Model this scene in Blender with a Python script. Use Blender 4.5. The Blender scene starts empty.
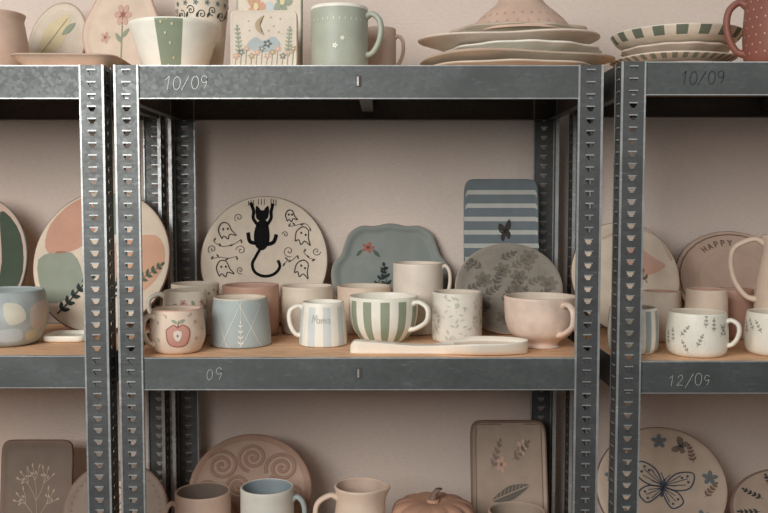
import bpy, bmesh, math, random
from math import sin, cos, pi, radians, atan2, sqrt
random.seed(4)
scene = bpy.context.scene
scene.view_settings.view_transform = 'Standard'
# ---------------------------------------------------------------- camera calibration
F = 900.0; PITCH = radians(3.6); CZ = 1.55
C_, S_ = cos(PITCH), sin(PITCH)
def zof(py, y):
    t = (256.5 - py) / F
    return CZ + y * (t * C_ - S_) / (C_ + t * S_)
def dep(y, z): return y * C_ - (z - CZ) * S_
def xof(px, y, z): return (px - 384) / F * dep(y, z)
YF, YB = 1.80, 2.30
MID = zof(359, YF); TOP = zof(66, YF); BOT = .70
WALL = 2.35; YP = 2.245

# ---------------------------------------------------------------- materials
MATS = {}
def lin(c):
    o = []
    for v in c:
        v = v / 255.0
        o.append(v / 12.92 if v <= .04045 else ((v + .055) / 1.055) ** 2.4)
    return o
def base_mat(name):
    m = bpy.data.materials.new(name); m.use_nodes = True
    nt = m.node_tree; b = nt.nodes['Principled BSDF']
    tc = nt.nodes.new('ShaderNodeTexCoord')
    return m, nt, b, tc
def mixc(nt, fac, a, b_, mode='MIX'):
    n = nt.nodes.new('ShaderNodeMix'); n.data_type = 'RGBA'; n.blend_type = mode
    for key, val in ((0, fac), (6, a), (7, b_)):
        if hasattr(val, 'is_linked') or hasattr(val, 'links'):
            nt.links.new(val, n.inputs[key])
        else:
            n.inputs[key].default_value = val
    return n.outputs[2]
def noise(nt, tc, scale, detail=3, out='Object', vscale=None):
    n = nt.nodes.new('ShaderNodeTexNoise'); n.inputs['Scale'].default_value = scale
    n.inputs['Detail'].default_value = detail
    if vscale:
        mp = nt.nodes.new('ShaderNodeMapping'); mp.inputs['Scale'].default_value = vscale
        nt.links.new(tc.outputs[out], mp.inputs[0]); nt.links.new(mp.outputs[0], n.inputs[0])
    else:
        nt.links.new(tc.outputs[out], n.inputs[0])
    return n.outputs[0]
def ramp(nt, fac, lo, hi):
    n = nt.nodes.new('ShaderNodeMapRange'); nt.links.new(fac, n.inputs[0])
    n.inputs[1].default_value = lo; n.inputs[2].default_value = hi
    return n.outputs[0]
def clay(rgb, rough=.5, speck=0, var=.06, bump=.12, spec=.35):
    key = (tuple(rgb), rough, speck, var)
    if key in MATS: return MATS[key]
    m, nt, b, tc = base_mat('glazed_clay_%d_%d_%d' % tuple(rgb))
    g = .3 * rgb[0] + .55 * rgb[1] + .15 * rgb[2]
    c = lin([(v + (g * k - v) * .24) * q for v, k, q in zip(rgb, (1.03, 1, .96), (.99, 1.0, .985))])
    n1 = ramp(nt, noise(nt, tc, 22, 4), .35, .65)
    col = mixc(nt, n1, [x * (1 - var) for x in c] + [1], [min(1, x * (1 + var)) for x in c] + [1])
    if speck:
        n2 = ramp(nt, noise(nt, tc, 380, 1), .755 - .045 * speck, .80 - .045 * speck)
        col = mixc(nt, n2, col, [c[0] * .5, c[1] * .42, c[2] * .36, 1])
    nt.links.new(col, b.inputs['Base Color'])
    b.inputs['Roughness'].default_value = rough
    b.inputs['Specular IOR Level'].default_value = spec
    bp = nt.nodes.new('ShaderNodeBump'); bp.inputs['Strength'].default_value = bump
    bp.inputs['Distance'].default_value = .002
    nt.links.new(noise(nt, tc, 60, 3), bp.inputs['Height'])
    nt.links.new(bp.outputs[0], b.inputs['Normal'])
    MATS[key] = m
    return m
def metal_mat(name, rgb, rough=.42, metallic=.55):
    m, nt, b, tc = base_mat(name); c = lin(rgb)
    v = nt.nodes.new('ShaderNodeTexVoronoi'); v.inputs['Scale'].default_value = 140
    nt.links.new(tc.outputs['Object'], v.inputs[0])
    sep = nt.nodes.new('ShaderNodeSeparateColor'); nt.links.new(v.outputs['Color'], sep.inputs[0])
    col = mixc(nt, sep.outputs[0], [x * .90 for x in c] + [1], [x * 1.10 for x in c] + [1])
    n = ramp(nt, noise(nt, tc, 8, 7, vscale=(1, 1, 2)), .35, .68)
    col = mixc(nt, n, [x * .74 for x in c] + [1], col)
    n3 = ramp(nt, noise(nt, tc, 30, 6, vscale=(1, 1, 5)), .60, .82)
    col = mixc(nt, n3, col, [min(1, x * 1.5) for x in c] + [1])
    nt.links.new(col, b.inputs['Base Color'])
    b.inputs['Metallic'].default_value = metallic
    r = nt.nodes.new('ShaderNodeMapRange'); nt.links.new(sep.outputs[1], r.inputs[0])
    r.inputs[3].default_value = rough - .04; r.inputs[4].default_value = rough + .08
    nt.links.new(r.outputs[0], b.inputs['Roughness'])
    return m
M_POST = metal_mat('galvanized_post_steel', (94, 96, 95), .44, .5)
M_BEAM = metal_mat('galvanized_beam_steel', (93, 96, 95), .50, .42)
M_LEDGE = metal_mat('worn_highlight_steel', (178, 180, 178), .36, .5)  # lighter steel: worn edges and ledges, plus the highlight painted along beam tops
def wood_mat():
    m, nt, b, tc = base_mat('chipboard_wood'); c = lin((234, 188, 148))
    n = noise(nt, tc, 30, 6, vscale=(1, 4, 4)); n = ramp(nt, n, .3, .7)
    col = mixc(nt, n, [x * .76 for x in c] + [1], [min(1, x * 1.1) for x in c] + [1])
    nt.links.new(col, b.inputs['Base Color']); b.inputs['Roughness'].default_value = .7
    return m
M_WOOD = wood_mat()
def wall_mat():
    m, nt, b, tc = base_mat('painted_wall_covering'); c = lin((221, 206, 194))
    n = ramp(nt, noise(nt, tc, 2.2, 3), .3, .7)
    col = mixc(nt, n, [x * .94 for x in c] + [1], [x * 1.03 for x in c] + [1])
    w = noise(nt, tc, 60, 3, vscale=(1.2, 1, 5)); w2 = ramp(nt, w, .35, .65)
    col = mixc(nt, w2, mixc(nt, .08, col, [0.1, .08, .07, 1]), col)
    nt.links.new(col, b.inputs['Base Color']); b.inputs['Roughness'].default_value = .85
    bp = nt.nodes.new('ShaderNodeBump'); bp.inputs['Strength'].default_value = .5
    bp.inputs['Distance'].default_value = .003
    nt.links.new(w, bp.inputs['Height']); nt.links.new(bp.outputs[0], b.inputs['Normal'])
    return m
def floor_mat():
    m, nt, b, tc = base_mat('concrete_floor'); c = lin((76, 73, 70))
    n = ramp(nt, noise(nt, tc, 5, 6), .3, .7)
    nt.links.new(mixc(nt, n, [x * .8 for x in c] + [1], [x * 1.1 for x in c] + [1]), b.inputs['Base Color'])
    b.inputs['Roughness'].default_value = .8
    return m
M_CHALK = clay((178, 181, 178), .9)
# palette
CREAM = clay((226, 210, 192), .45, .9); WHITE = clay((238, 230, 218), .38)
WHSP = clay((232, 223, 210), .4, 1.1); BEIGE = clay((218, 199, 180), .5, .5)
PINK = clay((226, 204, 188), .45); BISQ = clay((222, 192, 171), .55); SALM = clay((206, 152, 131), .5)
TERR = clay((176, 106, 86), .6, .5); DUSTY = clay((196, 163, 145), .6, .5)
BLUEG = clay((160, 171, 174), .5, .4); SLATE = clay((104, 115, 124), .75, 0, .06, .12, .2); GREYG = clay((128, 136, 133), .6, .4)
DKTEAL = clay((52, 64, 62), .8, 0, .06, .1, .15); SAGE = clay((148, 157, 132), .5, .6); GREEN = clay((143, 155, 128), .5)
DKGREEN = clay((84, 98, 80), .7, 0, .06, .1, .2); BLACK = clay((22, 21, 22), .8, 0, .06, .1, .12); INK = clay((64, 58, 56), .8, 0, .06, .1, .15)
INK2 = clay((92, 84, 80), .8, 0, .06, .1, .15)
BROWN = clay((128, 98, 84), .7); GREYBR = clay((140, 130, 119), .75, 1.8, .10); RED = clay((170, 84, 70), .6)
ORANGE = clay((210, 150, 115), .5); YELL = clay((226, 202, 150), .5); BLUE = clay((84, 98, 122), .7)
LBLUE = clay((186, 195, 201), .5); GOLD = clay((176, 148, 110), .5); ROSE = clay((210, 160, 144), .5)
DKBR = clay((80, 66, 60), .75); TAUPE = clay((168, 144, 127), .7, .5); LTERR = clay((212, 172, 152), .6, .3)
MUTEP = clay((200, 164, 145), .6, .4); BRTAU = clay((134, 113, 101), .7, .5)
SOFTG = clay((164, 158, 136), .6); OLIVE = clay((66, 80, 66), .75, 0, .06, .1, .2)
SWIRL = clay((168, 126, 105), .6, .3); FAINT = clay((100, 93, 84), .75); FAINT2 = clay((118, 106, 94), .75)

# ---------------------------------------------------------------- mesh helpers
def mk(name, V, Fc, mats, mi=None, parent=None, smooth=True):
    me = bpy.data.meshes.new(name); me.from_pydata(V, [], Fc)
    for m in mats: me.materials.append(m)
    if mi:
        for p, k in zip(me.polygons, mi): p.material_index = k
    if smooth:
        for p in me.polygons: p.use_smooth = True
    me.update()
    o = bpy.data.objects.new(name, me); scene.collection.objects.link(o)
    if parent: o.parent = parent
    return o
def cat_open(P, n=5):
    out = []
    for i in range(len(P) - 1):
        p0 = P[max(i - 1, 0)]; p1 = P[i]; p2 = P[i + 1]; p3 = P[min(i + 2, len(P) - 1)]
        for k in range(n):
            t = k / n
            out.append(tuple(.5 * (2 * p1[j] + (p2[j] - p0[j]) * t + (2 * p0[j] - 5 * p1[j] + 4 * p2[j] - p3[j]) * t * t
                       + (3 * p1[j] - p0[j] - 3 * p2[j] + p3[j]) * t ** 3) for j in range(len(p1))))
    out.append(tuple(P[-1])); return out
def cat_closed(P, n=4):
    N = len(P); out = []
    for i in range(N):
        p0 = P[i - 1]; p1 = P[i]; p2 = P[(i + 1) % N]; p3 = P[(i + 2) % N]
        for k in range(n):
            t = k / n
            out.append(tuple(.5 * (2 * p1[j] + (p2[j] - p0[j]) * t + (2 * p0[j] - 5 * p1[j] + 4 * p2[j] - p3[j]) * t * t
                       + (3 * p1[j] - p0[j] - 3 * p2[j] + p3[j]) * t ** 3) for j in range(2)))
    return out
# ---- surface artwork primitives: (kind, pts, width, mat, layer)
def line(P, w, m, l=2): return [('l', cat_open(P, 5) if len(P) > 2 else [tuple(P[0] [j] + (P[1][j] - P[0][j]) * k / 6 for j in (0, 1)) for k in range(7)], w, m, l)]
def pline(P, w, m, l=2):
    out = []
    for a, b in zip(P[:-1], P[1:]): out += line([a, b], w, m, l)
    return out
def blob(P, m, l=0): return [('b', cat_closed(P, 4), 0, m, l)]
def ell(cx, cy, rx, ry, m, rot=0, l=1, n=20):
    c, s = cos(rot), sin(rot)
    return [('b', [(cx + rx * cos(a) * c - ry * sin(a) * s, cy + rx * cos(a) * s + ry * sin(a) * c)
                   for a in [2 * pi * k / n for k in range(n)]], 0, m, l)]
def ring(cx, cy, rx, ry, w, m, l=2, n=28):
    return [('l', [(cx + rx * cos(2 * pi * k / n), cy + ry * sin(2 * pi * k / n)) for k in range(n + 1)], w, m, l)]
def leaf(x, y, ang, L, W, m, l=2):
    c, s = cos(ang), sin(ang); P = []
    for u, v in [(0, 0), (.3, .8), (.6, .9), (1, 0), (.6, -.9), (.3, -.8)]:
        a, b = u * L, v * W / 2; P.append((x + a * c - b * s, y + a * s + b * c))
    return blob(P, m, l)
def sprig(x, y, ang, L, n, m, ll=None, w=None, lw=None):
    ll = ll or L * .28; w = w or L * .03; lw = lw or ll * .45
    c, s = cos(ang), sin(ang); A = line([(x, y), (x + L * c, y + L * s)], w, m)
    for k in range(n):
        t = (k + .6) / n * .92; px, py = x + L * t * c, y + L * t * s
        for sg in (1, -1): A += leaf(px, py, ang + sg * .8, ll * (1 - .4 * t), lw, m)
    A += leaf(x + L * .95 * c, y + L * .95 * s, ang, ll * .7, lw, m); return A
def flower(cx, cy, r, mp, mc, n=5, rot=0, l=2):
    A = []
    for k in range(n):
        a = rot + 2 * pi * k / n
        A += ell(cx + r * .55 * cos(a), cy + r * .55 * sin(a), r * .48, r * .3, mp, a, l, 12)
    return A + ell(cx, cy, r * .25, r * .25, mc, 0, l + 1, 10)
def spiral(cx, cy, r, turns, w, m, a0=0, n=None, l=2):
    n = n or int(turns * 18)
    return [('l', [(cx + r * k / n * cos(a0 + turns * 2 * pi * k / n), cy + r * k / n * sin(a0 + turns * 2 * pi * k / n)) for k in range(n + 1)], w, m, l)]
def butterfly(cx, cy, s, m1, m2, rot=0, fill=True, lw=.045, m3=None):
    c_, s_ = cos(rot), sin(rot)
    f = lambda a, b: (cx + s * (a * c_ - b * s_), cy + s * (a * s_ + b * c_)); A = []
    for sg in (1, -1):
        up = [f(0, .05), f(sg * .35, .58), f(sg * .9, .72), f(sg * .88, .2), f(sg * .42, -.02)]
        lo = [f(0, 0), f(sg * .48, -.06), f(sg * .74, -.38), f(sg * .42, -.66), f(sg * .08, -.3)]
        if fill: A += blob(up, m1, 1) + blob(lo, m1, 1)
        A += line(up + [up[0]], lw * s, m2) + line(lo + [lo[0]], lw * s, m2)
        for q in ((.5, .55), (.74, .5), (.72, .26), (.42, .15)): A += line([f(0, .05), f(sg * q[0], q[1])], lw * .6 * s, m2)
        for q in ((.45, -.2), (.5, -.4), (.3, -.48)): A += line([f(0, -.02), f(sg * q[0], q[1])], lw * .6 * s, m2)
        if m3:
            for q in ((.72, .58), (.78, .38), (.55, .48), (.55, -.3), (.42, -.5)): A += ell(*f(sg * q[0], q[1]), .045 * s, .045 * s, m3, 0, 3)
        A += line([f(0, .25), f(sg * .15, .5)], lw * .6 * s, m2)
    return A + line([f(0, -.35), f(0, .3)], .08 * s, m2)
def add_art(V, Fc, mi, mats, prims, mapf):
    for kind, P, w, m, l in prims:
        if m not in mats: mats.append(m)
        k = mats.index(m); off = .0005 + .00035 * l
        if kind == 'b':
            cx = sum(p[0] for p in P) / len(P); cy = sum(p[1] for p in P) / len(P); N = len(P)
            size = max(sqrt((p[0] - cx) ** 2 + (p[1] - cy) ** 2) for p in P)
            K = max(1, min(8, int(size / .09)))
            b = len(V); V.append(mapf(cx, cy, off))
            for r in range(1, K + 1):
                for p in P: V.append(mapf(cx + (p[0] - cx) * r / K, cy + (p[1] - cy) * r / K, off))
            for i in range(N):
                j = (i + 1) % N
                Fc.append((b, b + 1 + i, b + 1 + j)); mi.append(k)
                for r in range(K - 1):
                    q = b + 1 + r * N; Fc.append((q + i, q + N + i, q + N + j, q + j)); mi.append(k)
        elif kind == 'r':   # raised rope relief: 5-point rounded ribbon
            b = len(V); N = len(P); prof = [(-.5, 0), (-.38, .6), (0, 1), (.38, .6), (.5, 0)]
            for i, p in enumerate(P):
                a = P[max(i - 1, 0)]; c = P[min(i + 1, N - 1)]
                dx, dy = c[0] - a[0], c[1] - a[1]; d = sqrt(dx * dx + dy * dy) or 1
                nx, ny = -dy / d * w, dx / d * w
                for s_, h_ in prof: V.append(mapf(p[0] + nx * s_, p[1] + ny * s_, l * h_))
            for i in range(N - 1):
                for q_ in range(4):
                    q = b + 5 * i + q_; Fc.append((q, q + 1, q + 6, q + 5)); mi.append(k)
        else:
            b = len(V); N = len(P)
            for i, p in enumerate(P):
                a = P[max(i - 1, 0)]; c = P[min(i + 1, N - 1)]
                dx, dy = c[0] - a[0], c[1] - a[1]; d = sqrt(dx * dx + dy * dy) or 1
                nx, ny = -dy / d * w / 2, dx / d * w / 2
                V.append(mapf(p[0] + nx, p[1] + ny, off)); V.append(mapf(p[0] - nx, p[1] - ny, off))
            for i in range(N - 1):
                q = b + 2 * i; Fc.append((q, q + 1, q + 3, q + 2)); mi.append(k)
# ---- stroke lettering
def circ(cx, cy, rx, ry, n=14, a0=pi / 2): return [(cx + rx * cos(a0 + 2 * pi * k / n), cy + ry * sin(a0 + 2 * pi * k / n)) for k in range(n + 1)]
GL = {'1': [[(.1, .72), (.35, 1), (.32, 0)]], '0': [circ(.3, .5, .27, .5)],
      '9': [circ(.3, .72, .22, .27), [(.52, .8), (.5, .4), (.35, 0)]],
      '/': [[(0, -.15), (.55, 1.15)]], '2': [cat_open([(.05, .75), (.3, 1), (.52, .75), (.3, .35), (.02, 0), (.3, .04), (.6, 0)], 4)],
      'H': [[(.05, 0), (.05, 1)], [(.55, 0), (.55, 1)], [(.05, .5), (.55, .5)]],
      'A': [[(0, 0), (.3, 1), (.6, 0)], [(.1, .35), (.5, .35)]],
      'P': [[(.08, 0), (.08, 1), (.4, 1), (.52, .85), (.52, .65), (.4, .5), (.08, .5)]],
      'Y': [[(0, 1), (.3, .5), (.6, 1)], [(.3, .5), (.3, 0)]],
      'M': [[(0, 0), (.1, 1), (.35, .3), (.6, 1), (.7, 0)]],
      'm': [[(0, .5), (.05, 0)], cat_open([(.03, .3), (.18, .5), (.25, 0)], 3), cat_open([(.25, .3), (.4, .5), (.5, 0)], 3)],
      'a': [circ(.22, .25, .2, .25, 10), [(.43, .5), (.42, .1), (.55, 0)]]}
def text(s, x, y, h, w, m, adv=.78, slant=.08, jit=0):
    A = []; rr = random.Random(len(s) * 7 + int(h * 1000))
    for k, ch in enumerate(s):
        if ch != ' ':
            jy = rr.uniform(-jit, jit); js = 1 + rr.uniform(-jit, jit) * 1.5; sl = slant + rr.uniform(-jit, jit)
            for st in GL[ch]: A += pline([(x + (p[0] * js + k * adv + sl * p[1]) * h, y + (p[1] * js + jy) * h) for p in st], w, m)
    return A
def arc_text(s, cx, cy, r, a_mid, h, w, m):
    A = []; step = h * .95 / r
    for k, ch in enumerate(s):
        a = a_mid - (k - (len(s) - 1) / 2) * step
        ux, uy = cos(a), sin(a); tx, ty = sin(a), -cos(a)
        for st in GL[ch]:
            A += pline([(cx + ux * (r + p[1] * h) + tx * (p[0] - .3) * h, cy + uy * (r + p[1] * h) + ty * (p[0] - .3) * h) for p in st], w, m)
    return A

# ---------------------------------------------------------------- structure
def box(V, Fc, x0, x1, y0, y1, z0, z1, mi=None, k=0):
    b = len(V)
    for x in (x0, x1):
        for y in (y0, y1):
            for z in (z0, z1): V.append((x, y, z))
    for f in ((0, 1, 3, 2), (4, 6, 7, 5), (0, 4, 5, 1), (2, 3, 7, 6), (0, 2, 6, 4), (1, 5, 7, 3)):
        Fc.append(tuple(b + i for i in f))
        if mi is not None: mi.append(k)
V, Fc = [], []; box(V, Fc, -3, 3, WALL, WALL + .1, 0, 2.9)
w = mk('wall_back', V, Fc, [wall_mat()], smooth=False); w['kind'] = 'structure'
V, Fc = [], []; box(V, Fc, -3, 3, -1.5, WALL + .1, -.05, 0)
w = mk('floor', V, Fc, [floor_mat()], smooth=False); w['kind'] = 'structure'

PU = .024
def post(parent, xo, yo, dx, dy, z1, z0=.002, w_=.047):
    bm = bmesh.new()
    cx = w_ / 2
    inner = [(cx - .0040, .005), (cx + .0040, .005), (cx + .0042, .008), (cx + .0070, .0095), (cx + .0070, .0140), (cx - .0070, .0140), (cx - .0070, .0095), (cx - .0042, .008)]
    outer = [(0, 0), (w_, 0), (w_, .008), (w_, .012), (w_, PU), (0, PU), (0, .012), (0, .008)]
    n = int((z1 - z0) / PU); z_s = z1 - n * PU
    def P(kind, a, h):
        return (xo + dx * a, yo, h) if kind == 0 else (xo, yo + dy * a, h)
    for kind in (0, 1):
        for u in range(n):
            zb = z_s + u * PU
            I = [bm.verts.new(P(kind, a, zb + h)) for a, h in inner]
            O = [bm.verts.new(P(kind, a, zb + h)) for a, h in outer]
            for k in range(8):
                j = (k + 1) % 8; bm.faces.new((O[k], O[j], I[j], I[k]))
        Q = [bm.verts.new(P(kind, a, h)) for a, h in ((0, z0), (w_, z0), (w_, z_s), (0, z_s))]
        bm.faces.new(Q)
    bmesh.ops.remove_doubles(bm, verts=bm.verts, dist=.0002)
    bmesh.ops.recalc_face_normals(bm, faces=bm.faces)
    def bx(x0, x1, y0, y1, za, zb_, mi):
        vs = [bm.verts.new((x, y, z)) for x in (x0, x1) for y in (y0, y1) for z in (za, zb_)]
        for f in ((0, 1, 3, 2), (4, 6, 7, 5), (0, 4, 5, 1), (2, 3, 7, 6), (0, 2, 6, 4), (1, 5, 7, 3)):
            fc = bm.faces.new([vs[i] for i in f]); fc.material_index = mi
    for u in range(n):
        zb = z_s + u * PU
        bx(xo + dx * (cx - .0082), xo + dx * (cx + .0082), yo - dy * .0018, yo + dy * .001, zb + .0143, zb + .0156, 1)
        bx(xo - dx * .0018, xo + dx * .001, yo + dy * (cx - .0082), yo + dy * (cx + .0082), zb + .0143, zb + .0156, 1)
    bx(xo - dx * .0008, xo + dx * .0026, yo - dy * .0014, yo + dy * .0005, z0, z1, 1)
    bx(xo + dx * (w_ - .0020), xo + dx * (w_ + .0004), yo - dy * .0012, yo + dy * .006, z0, z1, 1)
    bx(xo - dx * .0012, xo + dx * .006, yo + dy * (w_ - .0020), yo + dy * (w_ + .0004), z0, z1, 1)
    me = bpy.data.meshes.new('upright_post'); bm.to_mesh(me); bm.free()
    me.materials.append(M_POST); me.materials.append(M_LEDGE)
    o = bpy.data.objects.new('upright_post', me); scene.collection.objects.link(o); o.parent = parent
    s = o.modifiers.new('thickness', 'SOLIDIFY'); s.thickness = .0018; s.offset = 0
    return o
BH = .065
def shelf_unit(label, xl, xr, shelves, texts):
    e = bpy.data.objects.new('shelving_unit', None); scene.collection.objects.link(e)
    e.location = ((xl + xr) / 2, (YF + YB) / 2, 0); e.empty_display_size = .1
    e['label'] = label; e['category'] = 'shelf'; e['group'] = 'steel shelving units'
    bpy.context.view_layer.update()
    parts = []
    top = max(shelves) + .002
    for x, dx in ((xl, 1), (xr, -1)):
        for y, dy in ((YF, 1), (YB, -1)): parts.append(post(None, x, y, dx, dy, top, w_=.047 if dy > 0 else .054))
    for si, z in enumerate(shelves):
        zt = z + .0015
        V, Fc, mi = [], [], []; mats = [M_BEAM, M_LEDGE, DKBR]
        y0 = YF + .0025; xa, xb = xl + .004, xr - .004
        box(V, Fc, xa, xb, y0, y0 + .0018, zt - BH, zt, mi, 0)
        box(V, Fc, xa, xb, y0 - .0006, y0 + .0085, zt - .0016, zt + .0006, mi, 1)
        box(V, Fc, xa, xb, y0, y0 + .022, zt - BH, zt - BH + .0018, mi, 0)
        box(V, Fc, xa, xb, y0 - .0005, y0 + .001, zt - BH - .0005, zt - BH + .0015, mi, 1)
        xc = (xl + xr) / 2
        box(V, Fc, xc - .0055, xc + .0055, y0 - .001, y0, zt - .042, zt - .020, mi, 2)
        box(V, Fc, xc - .0035, xc + .0005, y0 - .002, y0, zt - .040, zt - .022, mi, 1)
        for (s, k, px1, pyb, hh, mt) in texts:
            if k == si:
                x0 = xof(px1, y0, z); zz = zof(pyb, y0)
                prims = text(s, 0, 0, hh, .0011, mt, adv=.76, jit=.07)
                add_art(V, Fc, mi, mats, prims, lambda a, b, off: (x0 + a, y0 - off, zz + b))
        parts.append(mk('front_beam', V, Fc, mats, mi, smooth=False))
        V, Fc = [], []; box(V, Fc, xa, xb, YB - .0045, YB - .0025, zt - BH, zt)
        box(V, Fc, xa, xb, YB - .024, YB - .0045, zt - BH, zt - BH + .0018)
        parts.append(mk('back_beam', V, Fc, [M_BEAM], smooth=False))
        for x, sx in ((xl, 1), (xr, -1)):
            V, Fc = [], []
            xx = sorted((x + sx * .0025, x + sx * .0045)); box(V, Fc, xx[0], xx[1], YF + .01, YB - .01, zt - BH, zt)
            xx = sorted((x + sx * .0045, x + sx * .022)); box(V, Fc, xx[0], xx[1], YF + .03, YB - .03, zt - BH, zt - BH + .0018)
            parts.append(mk('side_beam', V, Fc, [M_BEAM], smooth=False))
        V, Fc = [], []; box(V, Fc, xl + .006, xr - .006, YF + .0112, YB - .006, z - .012, z)
        parts.append(mk('shelf_board', V, Fc, [M_WOOD], smooth=False))
        V, Fc = [], []; box(V, Fc, xc - .004, xc + .024, YF + .006, YB - .006, z - .045, z - .0125)
        parts.append(mk('stiffener_bar', V, Fc, [M_BEAM], smooth=False))
    for o in parts:
        o.parent = e; o.matrix_parent_inverse = e.matrix_world.inverted()
    return e
XL, XR = xof(114, YF, TOP), xof(603, YF, TOP)
shelf_unit('grey galvanized slotted steel shelving unit full of pottery', XL, XR, [BOT, MID, TOP],
           [('10/09', 2, 163, 89, .0240, clay((232, 233, 230), .9)), ('09', 1, 206, 380, .023, M_CHALK)])
LM, RM, LT, RT = MID + .004, MID - .007, TOP, TOP + .007
LXR, RXL = xof(103, YF, TOP), xof(622, YF, TOP)
shelf_unit('grey galvanized slotted steel shelving unit with round plates', LXR - .969, LXR, [BOT, LM, LT], [])
shelf_unit('grey galvanized steel shelving unit dated in chalk', RXL, RXL + .969, [BOT, RM, RT],
           [('10/09', 2, 680, 84, .0240, clay((40, 38, 38), .9)), ('12/09', 1, 668, 386, .0235, clay((166, 169, 166), .9))])

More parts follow.
